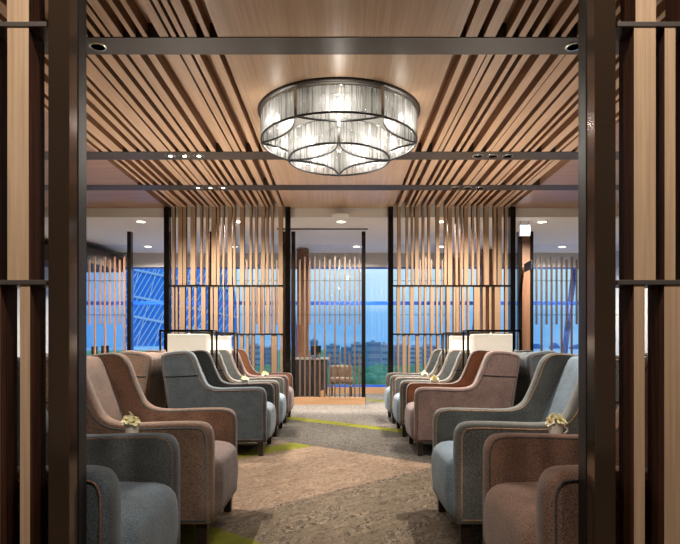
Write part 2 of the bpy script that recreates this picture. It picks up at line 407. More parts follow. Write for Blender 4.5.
rod_partition('glass partition with copper rods behind the left slat screen', wx(210.5, YP), wx(284, YP), (wx(210.5, YP), wx(283.5, YP)),
              [wx(v, YP) for v in (247, 252, 257, 262, 267, 272, 277)], low=False)
rod_partition('glass partition with dark rods at far right by the pale window', wx(533, YP), wx(640, YP), (wx(640, YP),),
              [wx(v, YP) for v in (536, 541, 546, 551, 556, 561, 566, 571, 576, 581, 586, 591, 596, 601, 606)], low=False, ROD=DROD)
rod_partition('glass partition behind the right slat screen with few rods', wx(393, YP), wx(447, YP), (wx(447.3, YP),),
              [wx(v, YP) for v in (420, 425.5, 431, 436.5, 442)], low=False)

def column(label, px0, px1, Y, ytop, mat, d=.25):
    zt = min(FARC, wz(ytop, Y))
    o = MB().bbox(wx(px0, Y), wx(px1, Y), Y, Y+d, 0, zt, .006).build('column', mat)
    return tag(o, label, 'column')
BWOOD = wood('brown column veneer', (92, 62, 44), (124, 86, 60), 2)
column('brown wood column seen through the central rods', 297, 308.5, 13.2, 249, BWOOD)
column('brown wood column behind the right slat screen, wider one', 482, 495, 13.2, 249, BWOOD)
column('slim brown column behind the middle of the right slat screen', 453.5, 460, 12.4, 257, BWOOD, .14)

# slanted facade struts outside the glass
def strut(label, xb, xt, Y, yb, yt, r):
    o = MB().tube([(wx(xb, Y), Y, wz(yb, Y)), (wx(xt, Y), Y, wz(yt, Y))], r, 12).build('facade_strut', plain('blue painted steel', (58, 88, 160), .4, .1))
    return tag(o, label, 'strut')
strut('slanted blue steel strut outside the right window', 560, 576, 14.6, 392, 255, .07)
strut('slanted blue steel strut outside behind the right slat screen', 470, 485, 14.6, 392, 255, .12)
strut('slanted blue steel strut outside left of the doorway', 300, 286, 14.6, 392, 255, .09)

# wood pillar with black edges, signs
p = thing('pillar', 'narrow oak pillar between black posts under the lit sign', 'pillar', (wx(525.5, YP), YP, 0))
MB().box(wx(521.5, YP), wx(529.5, YP), YP-.03, YP+.05, 0, wz(236, YP)).build('core', wood('pillar oak', (98, 70, 52), (126, 92, 70), 2), p)
MB().bbox(wx(517.2, YP), wx(521.5, YP), YP-.06, YP+.06, 0, FARC, .004).build('post', FPOST, p)
MB().bbox(wx(529.5, YP), wx(532.5, YP), YP-.06, YP+.06, 0, FARC, .004).build('post', FPOST, p)
MB().box(wx(521.5, YP), wx(529.5, YP), YP-.02, YP+.04, wz(236, YP), FARC).build('header', BLACK, p)
ys = 10.4
s = thing('hanging_sign', 'lit white box sign hanging from the ceiling at right', 'sign', (wx(525, ys), ys, FARC))
MB().bbox(wx(519.6, ys), wx(530.4, ys), ys, ys+.06, wz(236, ys), wz(224.6, ys), .004).build('housing', plain('white sign box', (235, 238, 240), .4), s)
MB().box(wx(520.1, ys), wx(529.9, ys), ys-.004, ys, wz(235.5, ys), wz(225.1, ys)).build('lit_face', SIGNM, s)
for px in (521, 529): MB().tube([(wx(px, ys), ys+.03, wz(224.7, ys)), (wx(px, ys), ys+.03, FARC)], .006, 6).build('hanger', CHROME, s)
sg = thing('blade_sign', 'small black sign with white pictograms sticking out from the oak pillar', 'sign', (wx(529, 11.25), 11.25, wz(267.5, 11.25)))
A = Vector((wx(525.2, 11.3), 11.3, 0)); B = Vector((wx(532.3, 10.75), 10.75, 0)); z0, z1 = wz(272.3, 11.3), wz(264, 11.3)
dr = (B-A).normalized(); nn = Vector((dr.y, -dr.x, 0)); nn = nn if nn.y < 0 else -nn
def plate(mb, a, b, za, zb, t0, t1):
    P = [A+dr*a, A+dr*b]
    vs = [(q+nn*t)[:2] + (z,) for t in (t0, t1) for z in (za, zb) for q in P]
    mb.add(vs, [(0, 1, 3, 2), (4, 6, 7, 5), (0, 4, 5, 1), (2, 3, 7, 6), (0, 2, 6, 4), (1, 5, 7, 3)])
Lg = (B-A).length; hgt = z1-z0
m_ = MB(); plate(m_, 0, Lg, z0, z1, 0, -.02); m_.build('plate', BLACK, sg)
m_ = MB()
for c in (.2, .42):
    plate(m_, Lg*(c-.05), Lg*(c+.05), z0+hgt*.2, z0+hgt*.62, .003, 0); plate(m_, Lg*(c-.035), Lg*(c+.035), z0+hgt*.68, z0+hgt*.82, .003, 0)
plate(m_, Lg*.56, Lg*.58, z0+hgt*.2, z0+hgt*.82, .003, 0)
plate(m_, Lg*.68, Lg*.86, z0+hgt*.25, z0+hgt*.75, .003, 0)
m_.build('pictogram', plain('sign white', (235, 235, 235), .5), sg)

# far ceiling downlights, smoke detector
for i, (px, py, lab) in enumerate(((141, 221.3, 'left of the left slat screen, nearer one'), (341, 221.3, 'over the doorway, nearer one'), (542, 221.5, 'right of the lit sign, nearer one'),
                                   (148, 246.2, 'by the left window, farther one'), (356.5, 246.2, 'over the doorway, farther one'), (562, 246.5, 'by the right window, farther one'),
                                   (239, 221.3, 'behind the left slat screen, nearer one'), (441, 221.3, 'behind the right slat screen, nearer one'), (234, 246.4, 'behind the left slat screen, farther one'), (441.5, 246.3, 'behind the right slat screen, farther one'))):
    Y = (FARC-EYE)*F/(HY-py); X = wx(px, Y)
    d = thing('ceiling_downlight', 'small round lit ceiling downlight %s' % lab, 'downlight', (X, Y, FARC), 'plaster ceiling downlights')
    MB().lathe([(.075, -.012), (.105, -.012), (.11, -.004), (.11, 0)], 28, (X, Y, FARC), cap=False).build('trim_ring', WHITE, d)
    MB().lathe([(0, -.008), (.08, -.008)], 24, (X, Y, FARC)).build('lens', LEDM, d)
Y = (FARC-EYE)*F/(HY-215.5); X = wx(340, Y)
v = MB().lathe([(.0, -.03), (.11, -.03), (.15, -.015), (.16, 0)], 28, (X, Y, FARC)).build('ceiling_vent', WHITE)
tag(v, 'round white ceiling vent above the doorway', 'vent')
Y = (FARC-EYE)*F/(HY-228.6)
o = MB().box(wx(277, Y), wx(368, Y), Y-.02, Y+.02, FARC-.02, FARC).build('trim_20', BRONZE); struct(o)
Y = (FARC-EYE)*F/(HY-229)

# ------------------------------------------------------------------ chandelier
CY, ZT = 6.0, 3.55
ch = thing('chandelier', 'large round crystal rod chandelier with dark petal frames on the oak ceiling', 'chandelier', (0, CY, ZT))
MB().lathe([(0, -.012), (.80, -.012), (.838, 0), (.838, .008)], 72, (0, CY, ZT)).build('ceiling_plate', plain('dark brown plate', (58, 46, 38), .55, .2), ch)
MB().lathe([(0, -.018), (.79, -.018), (.79, -.013)], 64, (0, CY, ZT)).build('reflector_plate', plain('satin nickel plate', (150, 147, 142), .35, .3), ch)
def lens_outline(R0, a, h, n):
    out = [Vector((R0*math.cos(a-h+2*h*i/n), CY+R0*math.sin(a-h+2*h*i/n), 0)) for i in range(n+1)]
    p, q = out[0], out[-1]; d = (q-p).normalized(); inn = []
    for v in out[::-1][1:-1]:
        w = v-p; par = d*w.dot(d); inn.append(p + par - (w-par))
    return out, inn
def petal(R0, a, h, z0, z1, n):
    out, inn = lens_outline(R0, a, h, n)
    loop = out + inn
    pt = MB()
    for v in loop:
        pt.tube([(v.x, v.y, z0+.012), (v.x, v.y, z1)], .0047, 6)
    o = pt.build('crystal_petal', CRYSTAL, ch)
    MB().tube([(v.x, v.y, z0+.006) for v in loop], .0105, 8, True).build('petal_rim', BLACK, o)
    MB().tube([(v.x, v.y, z1) for v in loop], .007, 6, True).build('top_rim', CHROME, o)
    c = Vector((0, 0, 0))
    for v in loop: c += v
    c /= len(loop)
    MB().lathe([(.004, .05), (.02, .03), (.028, 0), (.02, -.03), (.004, -.045)], 14, (c.x, c.y, (z0+z1)/2)).build('bulb', BULBM, o)
    return c
ZC = []
for i in range(6):
    c = petal(.80, -PI/2 + i*PI/3, R(29.3), 3.25, 3.505, 78); ZC.append((c.x, c.y, 3.385))
for i in range(4):
    c = petal(.52, -PI/4 + i*PI/2, R(44), 3.07, 3.30, 76); ZC.append((c.x, c.y, 3.19))
for i in range(6):
    a = -PI/2 + PI/6 + i*PI/3
    x, y = .80*math.cos(a), CY+.80*math.sin(a)
    MB().box(x-.012, x+.012, y-.012, y+.012, 3.245, 3.54).build('hanging_post', CHROME, ch)
for i in range(4):
    a = i*PI/2; x, y = .52*math.cos(a), CY+.52*math.sin(a)
    MB().box(x-.01, x+.01, y-.01, y+.01, 3.065, 3.54).build('hanging_post', CHROME, ch)

# ------------------------------------------------------------------ armchairs
W, TH = .86, .115
def smooth_path(pts, per=6):
    out = []
    n = len(pts)
    for i in range(n-1):
        p0 = Vector(pts[max(i-1, 0)]); p1 = Vector(pts[i]); p2 = Vector(pts[i+1]); p3 = Vector(pts[min(i+2, n-1)])
        for k in range(per):
            t = k/per
            out.append(.5*((2*p1) + (p2-p0)*t + (2*p0-5*p1+4*p2-p3)*t*t + (3*p1-p0-3*p2+p3)*t**3))
    out.append(Vector(pts[-1])); return out
def side_profile():
    top = [(0, .60), (-.005, .655), (-.03, .70), (-.075, .717), (-.16, .72), (-.32, .716), (-.46, .712), (-.56, .722), (-.625, .76), (-.675, .85), (-.715, .95), (-.75, 1.04), (-.79, 1.087), (-.85, 1.103), (-.95, 1.096), (-1.04, 1.08), (-1.09, 1.05), (-1.098, 1.0)]
    s = [tuple(v) for v in smooth_path([Vector((a, b)) for a, b in top], 4)]
    back = [(-1.085, .9), (-1.06, .75), (-1.03, .55), (-1.0, .35), (-.975, .2), (-.955, .145)]
    return [(0, .145), (0, .25), (0, .4), (0, .52)] + s + back
PROF = side_profile()
def offset(prof, d):
    n = len(prof); out = []
    for i in range(n):
        a = Vector(prof[i-1]); b = Vector(prof[i]); c = Vector(prof[(i+1) % n])
        t1 = (b-a).normalized(); t2 = (c-b).normalized()
        n1 = Vector((-t1.y, t1.x)); n2 = Vector((-t2.y, t2.x))     # counter-clockwise loop: left is inside
        m = (n1+n2); l = m.length
        m = m/l if l > 1e-6 else n1
        k = d/max(.45, m.dot(n1)); out.append(tuple(b + m*k))
    return out
def side_mesh(v0, s):
    """slab with a rounded rim, from v0-TH/2 to v0+TH/2"""
    mb = MB(); rings = []
    for k in range(9):
        th = -PI/2 + PI*k/8; r = .03 if th*s > 0 else .016
        rings.append((offset(PROF, r*(1-math.cos(th))), v0 + (TH/2-r)*(1 if th > 1e-6 else -1 if th < -1e-6 else 0) + r*math.sin(th)))
    n = len(PROF); vs = [(u, v, z) for pr, v in rings for u, z in pr]; fs = []
    for k in range(8):
        for i in range(n):
            j = (i+1) % n; fs.append((k*n+i, k*n+j, (k+1)*n+j, (k+1)*n+i))
    mb.add(vs, fs, 0, True)
    mb.add(vs[:n], [tuple(range(n))[::-1]], 1 if s > 0 else 0); mb.add(vs[-n:], [tuple(range(n))], 0 if s > 0 else 1)
    return mb
def piping_mesh(v, d):
    off = offset(PROF, d); keep = [(u, v, z) for u, z in off]
    return MB().tube(keep, .0045, 6, True)
def rounded(x0, x1, y0, y1, z0, z1, b, sub=2, crown=0, seg=4):
    bm = bmesh.new(); bmesh.ops.create_cube(bm, size=1)
    bmesh.ops.scale(bm, vec=(x1-x0, y1-y0, z1-z0), verts=bm.verts); bmesh.ops.translate(bm, vec=((x0+x1)/2, (y0+y1)/2, (z0+z1)/2), verts=bm.verts)
    bmesh.ops.bevel(bm, geom=list(bm.edges), offset=b, segments=seg, affect='EDGES', profile=.5)
    return bm
def seat_mesh():
    x0, x1, y0, y1, z0, z1 = -.80, .035, -W/2+TH+.004, W/2-TH-.004, .15, .495
    nx, ny = 18, 16; mb = MB()
    def P(u, v):
        X = x0+(x1-x0)*u; Yv = y0+(y1-y0)*v
        cr = .035*(1-(2*v-1)**4)*(1-max(0, (u-.55)/.45)**2*.5)
        return X, Yv, z1+cr
    # cross-section along depth: top, rounded nose, front face
    sec = [(-.80, .0), (-.6, .0), (-.4, .0), (-.2, .0), (-.08, -.003), (-.035, -.012), (-.005, -.03), (.010, -.055), (.020, -.09), (.025, -.14), (.024, -.2), (.018, -.27), (.008, -.325), (-.006, -.345), (-.05, -.35), (-.4, -.35), (-.80, -.35)]
    vs = []; fs = []; ns = len(sec)
    for j in range(ny+1):
        v = j/ny; e = min(v, 1-v)*(y1-y0); rr = .03
        pull = 0 if e >= rr else rr-math.sqrt(max(0, rr*rr-(rr-e)**2))
        for i, (u, dz) in enumerate(sec):
            cr = .03*(1-(2*v-1)**4) if i < 9 else 0
            uu = u-pull if 4 < i < 14 else u
            bulge = .012*(1-(2*v-1)**4) if 6 < i < 13 else 0
            vs.append((uu+bulge, y0+(y1-y0)*v, z1+dz+cr-(pull if i < 8 else 0)))
    for j in range(ny):
        for i in range(ns-1): fs.append((j*ns+i, j*ns+i+1, (j+1)*ns+i+1, (j+1)*ns+i))
    mb.add(vs, fs, 0, True)
    mb.add(vs[:ns], [tuple(range(ns))[::-1]]); mb.add(vs[-ns:], [tuple(range(ns))])
    return mb
def loft_v(sec_fn, y0, y1, ny=14):
    mb = MB(); vs = []; fs = []; ns = None
    for j in range(ny+1):
        v = j/ny; s = sec_fn(v); ns = len(s)
        for (u, z) in s: vs.append((u, y0+(y1-y0)*v, z))
    for j in range(ny):
        for i in range(ns):
            k = (i+1) % ns; fs.append((j*ns+i, j*ns+k, (j+1)*ns+k, (j+1)*ns+i))
    mb.add(vs, fs, 0, True); mb.add(vs[:ns], [tuple(range(ns))[::-1]]); mb.add(vs[-ns:], [tuple(range(ns))]); return mb
def back_cushion_sec(v):
    b = 1-(2*v-1)**6; e = .012*b
    return [(-.86, .47), (-.75+e, .49), (-.72+e, .56), (-.75+e, .68), (-.80+e, .80), (-.855+e, .92), (-.89+e, 1.0), (-.915+e*.5, 1.05+.01*b), (-.935, 1.07+.012*b), (-.97, 1.06), (-.96, .8), (-.91, .6)]
def back_panel_sec(v):
    return [(-.93, .15), (-.945, .45), (-.985, .75), (-1.02, 1.0), (-1.035, 1.072), (-1.06, 1.078), (-1.085, 1.06), (-1.092, 1.0), (-1.075, .85), (-1.05, .68), (-1.02, .45), (-.985, .25), (-.955, .15)]
def leg_mesh(u, v):
    a, b = .032, .024; vs = [(u+sx*a, v+sy*a, .16) for sx, sy in ((-1,-1),(1,-1),(1,1),(-1,1))] + [(u+sx*b, v+sy*b, 0) for sx, sy in ((-1,-1),(1,-1),(1,1),(-1,1))]
    return MB().add(vs, [(0,1,2,3), (7,6,5,4)] + [(i+4, (i+1)%4+4, (i+1)%4, i) for i in range(4)])
def seam_mesh(v):
    return MB().tube([(-.70, v, .845), (-.85, v, .838), (-1.0, v, .832), (-1.055, v, .83)], .005, 6)
proto = thing('wing_armchair', 'x', 'armchair')
PARTS = {}
def pp(key, o, parent_key=None):
    PARTS[key] = o; return o
ph = [MB()]
for s, nm in ((-1, 'n'), (1, 'f')):
    v0 = s*(W/2-TH/2)
    sp_ = side_mesh(v0, s).build('side_panel', [WHITE, WHITE], proto)
    piping_mesh(v0+s*(TH/2), .03).build('piping', WHITE, sp_); piping_mesh(v0-s*(TH/2-.003), .012).build('piping', WHITE, sp_)
    seam_mesh(v0+s*(TH/2+.001)).build('seam', WHITE, sp_)
seat_mesh().build('seat_cushion', WHITE, proto)
loft_v(back_cushion_sec, -W/2+TH-.008, W/2-TH+.008).build('back_cushion', WHITE, proto)
bp_ = loft_v(back_panel_sec, -W/2+TH-.012, W/2-TH+.012).build('back_panel', WHITE, proto)
MB().tube([(-1.078, -W/2+TH, .835), (-1.076, W/2-TH, .835)], .005, 6).build('seam', WHITE, bp_)
MB().box(-.9, -.02, -W/2+.06, W/2-.06, .15, .2).build('seat_frame', WHITE, proto)
for u in (-.06, -.90):
    for s in (-1, 1): leg_mesh(u, s*(W/2-.062)).build('leg', WHITE, proto)

def fab(n, c, d=.44):
    return fabric(n, tuple(v*(1-d) for v in c), tuple(min(255, v*(1+d*.6)) for v in c))
PAL = {
 'blue':  dict(side=fab('slate blue wool', (72, 79, 84)), seat=fab('slate blue seat wool', (106, 118, 128)), pipe=fab('rust piping', (112, 84, 70)), inn=fab('slate inner wool', (74, 77, 76))),
 'brown': dict(side=fab('taupe brown wool', (124, 100, 86)), seat=fab('mauve brown wool', (124, 106, 102)), pipe=fab('teal piping', (92, 104, 108)), inn=fab('brown inner wool', (140, 110, 92))),
 'grey':  dict(side=fab('grey tweed wool', (104, 104, 100)), seat=fab('light blue wool', (118, 136, 150)), pipe=fab('copper piping', (186, 146, 116)), inn=fab('grey inner tweed', (98, 99, 95))),
 'mauve': dict(side=fab('mauve taupe wool', (112, 92, 87)), seat=fab('mauve seat wool', (120, 102, 100)), pipe=fab('dark piping', (76, 70, 68)), inn=fab('terracotta wool', (146, 102, 74))),
 'rust':  dict(side=fab('rust brown wool', (112, 84, 70)), seat=fab('rust brown seat wool', (132, 104, 90)), pipe=fab('charcoal piping', (58, 56, 56)), inn=fab('rust inner wool', (108, 80, 66))),
}
SEAMM = plain('dark seam', (34, 32, 34), .9)
def dress(o, m):
    for i, sl in enumerate(o.material_slots): sl.link = 'OBJECT'; sl.material = m[i] if isinstance(m, tuple) else m
def chair(X, Y, face, pal, label, group, rz=0, wide=1.0):
    r = proto.copy(); C.objects.link(r); r.name = 'wing_armchair'
    r.location = (X, Y, 0); r.rotation_euler = (0, 0, (0 if face > 0 else PI) + R(rz))
    r.scale = (1, wide, 1); r['label'] = label; r['group'] = group; P = PAL[pal]
    for c0 in proto.children:
        c = c0.copy(); C.objects.link(c); c.parent = r
        k = c.name.split('.')[0]
        dress(c, {'side_panel': (P['side'], P['inn']), 'seat_cushion': P['seat'], 'back_cushion': P['seat'] if pal == 'grey' else P['side'], 'back_panel': P['side'], 'seat_frame': P['side'], 'leg': LEGM}[k])
        for g0 in c0.children:
            g = g0.copy(); C.objects.link(g); g.parent = c
            dress(g, P['pipe'] if g.name.startswith('piping') else SEAMM)
    return r
GL, GR, GO = 'left aisle wing armchairs', 'right aisle wing armchairs', 'outer row wing armchairs back to back with the aisle rows'
chair(-.79, 2.445, 1, 'blue', 'slate blue wing armchair at the front left corner, cut off by the post', GL, 0, 1.07)
chair(-.715, 3.66, 1, 'brown', 'taupe brown wing armchair, second on the left with a cup beside it', GL)
chair(-.76, 6.43, 1, 'blue', 'slate blue wing armchair with rust piping, third along the left row', GL)
chair(-.755, 7.70, 1, 'grey', 'grey wing armchair with pale blue seat, fourth along the left row', GL)
chair(-.75, 9.00, 1, 'mauve', 'mauve and terracotta wing armchair at far end of left row', GL)
chair(.715, 2.445, -1, 'rust', 'rust brown wing armchair at the front right corner, cut off by the post', GR, 0, 1.07)
chair(.657, 3.66, -1, 'grey', 'grey tweed wing armchair with pale blue cushions, second on the right with a cup', GR)
chair(.79, 6.43, -1, 'mauve', 'mauve wing armchair with terracotta inside, third along the right row', GR)
chair(.77, 7.70, -1, 'grey', 'grey wing armchair fourth along the right row, beside the lamp', GR)
chair(.76, 9.00, -1, 'grey', 'grey wing armchair at far end of right row', GR)
for sx, pals in ((-1, ('grey', 'brown', 'mauve', 'grey')), (1, ('grey', 'blue', 'grey', 'brown'))):
    for Y, pal, w in zip((3.66, 6.43, 7.70, 9.0), pals, ('second from the front', 'third from the front', 'fourth from the front', 'farthest from the front')):
        cn = {'grey': 'grey', 'brown': 'taupe brown', 'mauve': 'mauve', 'blue': 'slate blue'}[pal]
        chair(sx*3.06 if Y > 4 else sx*2.98, Y, sx, pal, '%s wing armchair facing away in the %s outer row, %s' % (cn, 'left' if sx < 0 else 'right', w), GO)
for o in [g for c in proto.children for g in c.children] + list(proto.children) + [proto]: bpy.data.objects.remove(o)

# ------------------------------------------------------------------ side tables, cups with flowers
def side_table(X, Y, label):
    t = thing('side_table', label, 'side table', (X, Y, 0), 'small side tables between armchairs')
    MB().bbox(X-.24, X+.24, Y-.14, Y+.14, .63, .655, .004).build('table_top', TABLEM, t)
    MB().bbox(X-.03, X+.03, Y-.03, Y+.03, .02, .63, .004).build('pedestal', BRONZE, t)
    MB().bbox(X-.2, X+.2, Y-.12, Y+.12, 0, .02, .004).build('foot_plate', BRONZE, t)
def flower_mesh(r, rnd):
    mb = MB(); n = 5
    for k in range(n):
        a = 2*PI*k/n + rnd.random()*.3
        d = Vector((math.cos(a), math.sin(a), 0)); s_ = Vector((-d.y, d.x, 0))
        vs = [Vector((0, 0, 0)), d*r*.45+s_*r*.36+Vector((0, 0, r*.22)), d*r*.85+s_*r*.3+Vector((0, 0, r*.35)), d*r+Vector((0, 0, r*.3)), d*r*.85-s_*r*.3+Vector((0, 0, r*.35)), d*r*.45-s_*r*.36+Vector((0, 0, r*.22))]
        lo = [v-Vector((0, 0, .0025)) for v in vs]
        m = len(vs)
        mb.add([v[:] for v in vs+lo], [tuple(range(m)), tuple(range(2*m-1, m-1, -1))] + [(i+m, (i+1) % m+m, (i+1) % m, i) for i in range(m)], 0, False)
    return mb
def place(mb, M):
    mb.v = [tuple(M @ Vector(v)) for v in mb.v]; return mb
def cup(X, Y, label, seed, handle=1):
    rnd = random.Random(seed); Z = .655
    t = thing('flower_cup', label, 'cup of flowers', (X, Y, Z), 'white cups with yellow flowers')
    b = MB().lathe([(.027, 0), (.031, .004), (.036, .04), (.039, .088), (.040, .09), (.036, .088), (.033, .04), (.028, .012), (0, .01)], 24, (X, Y, Z)).build('cup', CUPM, t)
    if handle:
        MB().tube([(X+handle*(.036+.026*math.sin(PI*k/8)), Y, Z+.072-.05*k/8) for k in range(9)], .005, 8).build('handle', CUPM, b)
    MB().lathe([(0, .075), (.035, .075)], 16, (X, Y, Z)).build('greenery', plain('leaf green', (70, 96, 40), .7), t)
    for k in range(6):
        a = 2*PI*k/6+rnd.random(); q = .028 if k else 0
        M = Matrix.Translation((X+q*math.cos(a), Y+q*math.sin(a), Z+.088+rnd.random()*.014+(.02 if k == 0 else 0))) @ Matrix.Rotation(a, 4, 'Z') @ Matrix.Rotation(R(rnd.uniform(25, 75)), 4, 'Y')
        f = place(flower_mesh(.034, rnd), M).build('flower', PETALW if k % 3 == 0 else PETAL, t)
        place(MB().ball((0, 0, .008), .007, sub=1), M).build('flower_center', plain('flower centre', (214, 160, 40), .6), f)
TY = (3.08, 7.065, 8.35)
POS = ('between the two front %s armchairs', 'between the third and fourth %s armchairs', 'between the two farthest %s armchairs')
for sx, xs in ((-1, (-1.105, -1.15, -1.07)), (1, (1.155, 1.17, 1.23))):
    sd = 'left' if sx < 0 else 'right'
    for i, Y in enumerate(TY):
        side_table(sx*1.2, Y, 'small dark side table ' + POS[i] % sd)
        cup(xs[i], Y, 'white cup of pale yellow flowers ' + POS[i] % sd, 10+i+(5 if sx > 0 else 0), 1 if sx > 0 else 0)

# ------------------------------------------------------------------ box lamps
def box_lamp(X, Y, w, label, d=.26):
    t = thing('floor_lamp', label, 'lamp', (X, Y, 0), 'framed white box lamps behind the armchairs')
    z = 1.345; a = .011
    for sx in (-1, 1):
        for sy in (-1, 1):
            MB().box(X+sx*w/2-a, X+sx*w/2+a, Y+sy*d/2-a, Y+sy*d/2+a, 0, z).build('frame_post', DARKCHROME, t)
    fr = MB()
    for zz in (z-.011, .9):
        for sy in (-1, 1): fr.box(X-w/2, X+w/2, Y+sy*d/2-a, Y+sy*d/2+a, zz-a, zz+a)
        for sx in (-1, 1): fr.box(X+sx*w/2-a, X+sx*w/2+a, Y-d/2, Y+d/2, zz-a, zz+a)
    fr.build('frame_rail', DARKCHROME, t)
    sw = w*.75
    MB().bbox(X-sw/2, X+sw/2, Y-d*.40, Y+d*.40, .92, z-.05, .006).build('lamp_shade', SHADE, t)
    MB().tube([(X, Y, z-.055), (X, Y, z-.015)], .012, 8).build('stem', CHROME, t)
box_lamp(wx(189, 7.07), 7.07, .62, 'framed white box lamp behind the third left armchair, nearer left one')
box_lamp(wx(213, 8.35), 8.35, .66, 'framed white box lamp farther along the left row')
box_lamp(wx(491, 7.07), 7.07, .62, 'framed white box lamp behind the third right armchair, nearer right one')
box_lamp(wx(467.5, 8.35), 8.35, .66, 'framed white box lamp farther along the right row')

# ------------------------------------------------------------------ desk, screens, chair behind the central partition
def desk(X0, X1, Y, z, label):
    t = thing('service_desk', label, 'desk', ((X0+X1)/2, Y, 0), None)
    MB().bbox(X0, X1, Y, Y+.5, .04, z-.04, .006).build('cabinet', plain('dark cabinet', (44, 38, 38), .5), t)
    MB().bbox(X0-.02, X1+.03, Y-.03, Y+.52, z-.04, z, .005).build('desk_top', plain('grey stone top', (150, 146, 142), .3), t)
    MB().box(X0+.03, X1-.03, Y+.03, Y+.47, 0, .04).build('plinth', BLACK, t)
def monitor(X, Y, z, w, h, label):
    t = thing('monitor', label, 'monitor', (X, Y, z))
    MB().bbox(X-w/2, X+w/2, Y-.012, Y+.012, z+.06, z+.06+h, .004).build('screen', BLACK, t)
    MB().box(X-.02, X+.02, Y+.012, Y+.03, z+.012, z+.14).build('stand', BLACK, t)
    MB().bbox(X-.08, X+.08, Y-.05, Y+.08, z, z+.012, .003).build('foot', BLACK, t)
desk(wx(295, 12.2), wx(327, 12.2), 12.2, wz(358, 12.2), 'dark service desk behind the central rod partition')
monitor(wx(316, 12.4), 12.4, wz(358, 12.2), .22, .20, 'small black monitor on the service desk behind the rods')
desk(-5.5, -4.75, 12.1, .88, 'dark desk by the far left window')
monitor(wx(105, 12.3), 12.3, .88, .16, .22, 'small black monitor on the far left desk, right one')
monitor(wx(94.5, 12.3), 12.3, .88, .13, .2, 'small black monitor on the far left desk, left one')
t = thing('lounge_chair', 'low beige lounge chair with dark legs near the window', 'chair', (-.02, 12.75, 0))
MB().bm(rounded(-.19, .30, 12.45, 13.0, .34, .46, .04), 0, True).build('seat', fab('beige lounge wool', (112, 94, 80)), t)
MB().bm(rounded(-.19, .30, 12.92, 13.05, .44, .72, .05), 0, True).build('backrest', fab('beige lounge back wool', (112, 94, 80)), t)
for sx in (-.15, .26):
    for sy in (12.5, 12.97): MB().tube([(sx, sy, .36), (sx*1.05, sy, 0)], [.02, .013], 8).build('leg', LEGM, t)
bg = MB().add([(-.42, 11.62, 0), (-.2, 11.62, 0), (-.2, 11.78, 0), (-.42, 11.78, 0), (-.37, 11.69, .24), (-.30, 11.69, .26), (-.30, 11.71, .26), (-.37, 11.71, .24)],
              [(3, 2, 1, 0), (4, 5, 6, 7), (0, 1, 5, 4), (1, 2, 6, 5), (2, 3, 7, 6), (3, 0, 4, 7)]).build('paper_bag', TANM)
tag(bg, 'small tan paper bag on the floor behind the rods', 'bag')

# ------------------------------------------------------------------ outside
GZ = -16.0
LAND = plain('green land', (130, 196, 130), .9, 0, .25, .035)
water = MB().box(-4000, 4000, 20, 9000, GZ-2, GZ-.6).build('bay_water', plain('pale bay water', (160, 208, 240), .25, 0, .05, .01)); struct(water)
land = MB(); lp = [(-900, 120), (30, 120), (150, 600), (420, 2400), (-900, 2400)]; n = len(lp)
land.add([(x, y, GZ-2) for x, y in lp] + [(x, y, GZ) for x, y in lp], [tuple(range(n))[::-1], tuple(range(n, 2*n))] + [(i, (i+1) % n, (i+1) % n+n, i+n) for i in range(n)])
struct(land.build('city_land', LAND))
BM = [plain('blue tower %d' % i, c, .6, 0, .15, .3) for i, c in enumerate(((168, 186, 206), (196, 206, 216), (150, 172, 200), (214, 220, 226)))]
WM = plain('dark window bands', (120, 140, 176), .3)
BL = [(310, 317.5, 340, 420, 'slim tall tower left of the doorway skyline'), (326, 340, 345, 480, 'low blue building block behind the rods'), (341, 352, 347, 440, 'pale low building in the doorway skyline'),
      (351, 366, 343.5, 460, 'mid-height dark blue building block in doorway skyline'), (367, 381, 342, 400, 'broad blue office block right in the doorway skyline'), (381.5, 389, 343.5, 430, 'blue building at the right side of the doorway skyline'),
      (394, 408, 345, 470, 'wide blue block seen low through the right slat screen'), (409, 422, 346.5, 520, 'low pale block seen through the right slat screen'), (424, 436, 345.5, 560, 'distant blue block beyond the right slat screen lamp'),
      (248, 262, 345, 450, 'blue block seen low through the left slat screen'), (264, 276, 347, 500, 'pale low block seen through the left slat screen')]
for i, (a, b, yt, Y, lab) in enumerate(BL):
    x0, x1, zt = wx(a, Y), wx(b, Y), wz(yt, Y)
    t = thing('office_building', lab, 'building', ((x0+x1)/2, Y, GZ), 'distant city buildings')
    MB().box(x0, x1, Y, Y+14, GZ, zt).build('wall', BM[i % 4], t)
    m_ = MB()
    nb = 4
    for k in range(nb):
        z = GZ+(zt-GZ)*(k+.35)/nb; m_.box(x0+.5, x1-.5, Y-.15, Y+.05, z, z+(zt-GZ)/nb*.4)
    m_.build('window_band', WM, t)
    MB().box(x0+(x1-x0)*.3, x0+(x1-x0)*.6, Y+3, Y+9, zt, zt+1.2).build('roof_hut', BM[(i+1) % 4], t)
rnd = random.Random(4); tr = MB()
for i in range(260):
    Y = rnd.uniform(240, 385); px = rnd.choice((rnd.uniform(235, 300), rnd.uniform(300, 450)))
    r = rnd.uniform(1.5, 3.5); tr.ball((wx(px, Y), Y, GZ+r*.7), r*1.7, r*1.3, r, sub=1)
tag(tr.build('tree_belt', plain('dark tree green', (130, 190, 136), .9, 0, .2, .4)), 'belts of dark green trees below the doorway skyline', 'trees', kind='stuff')
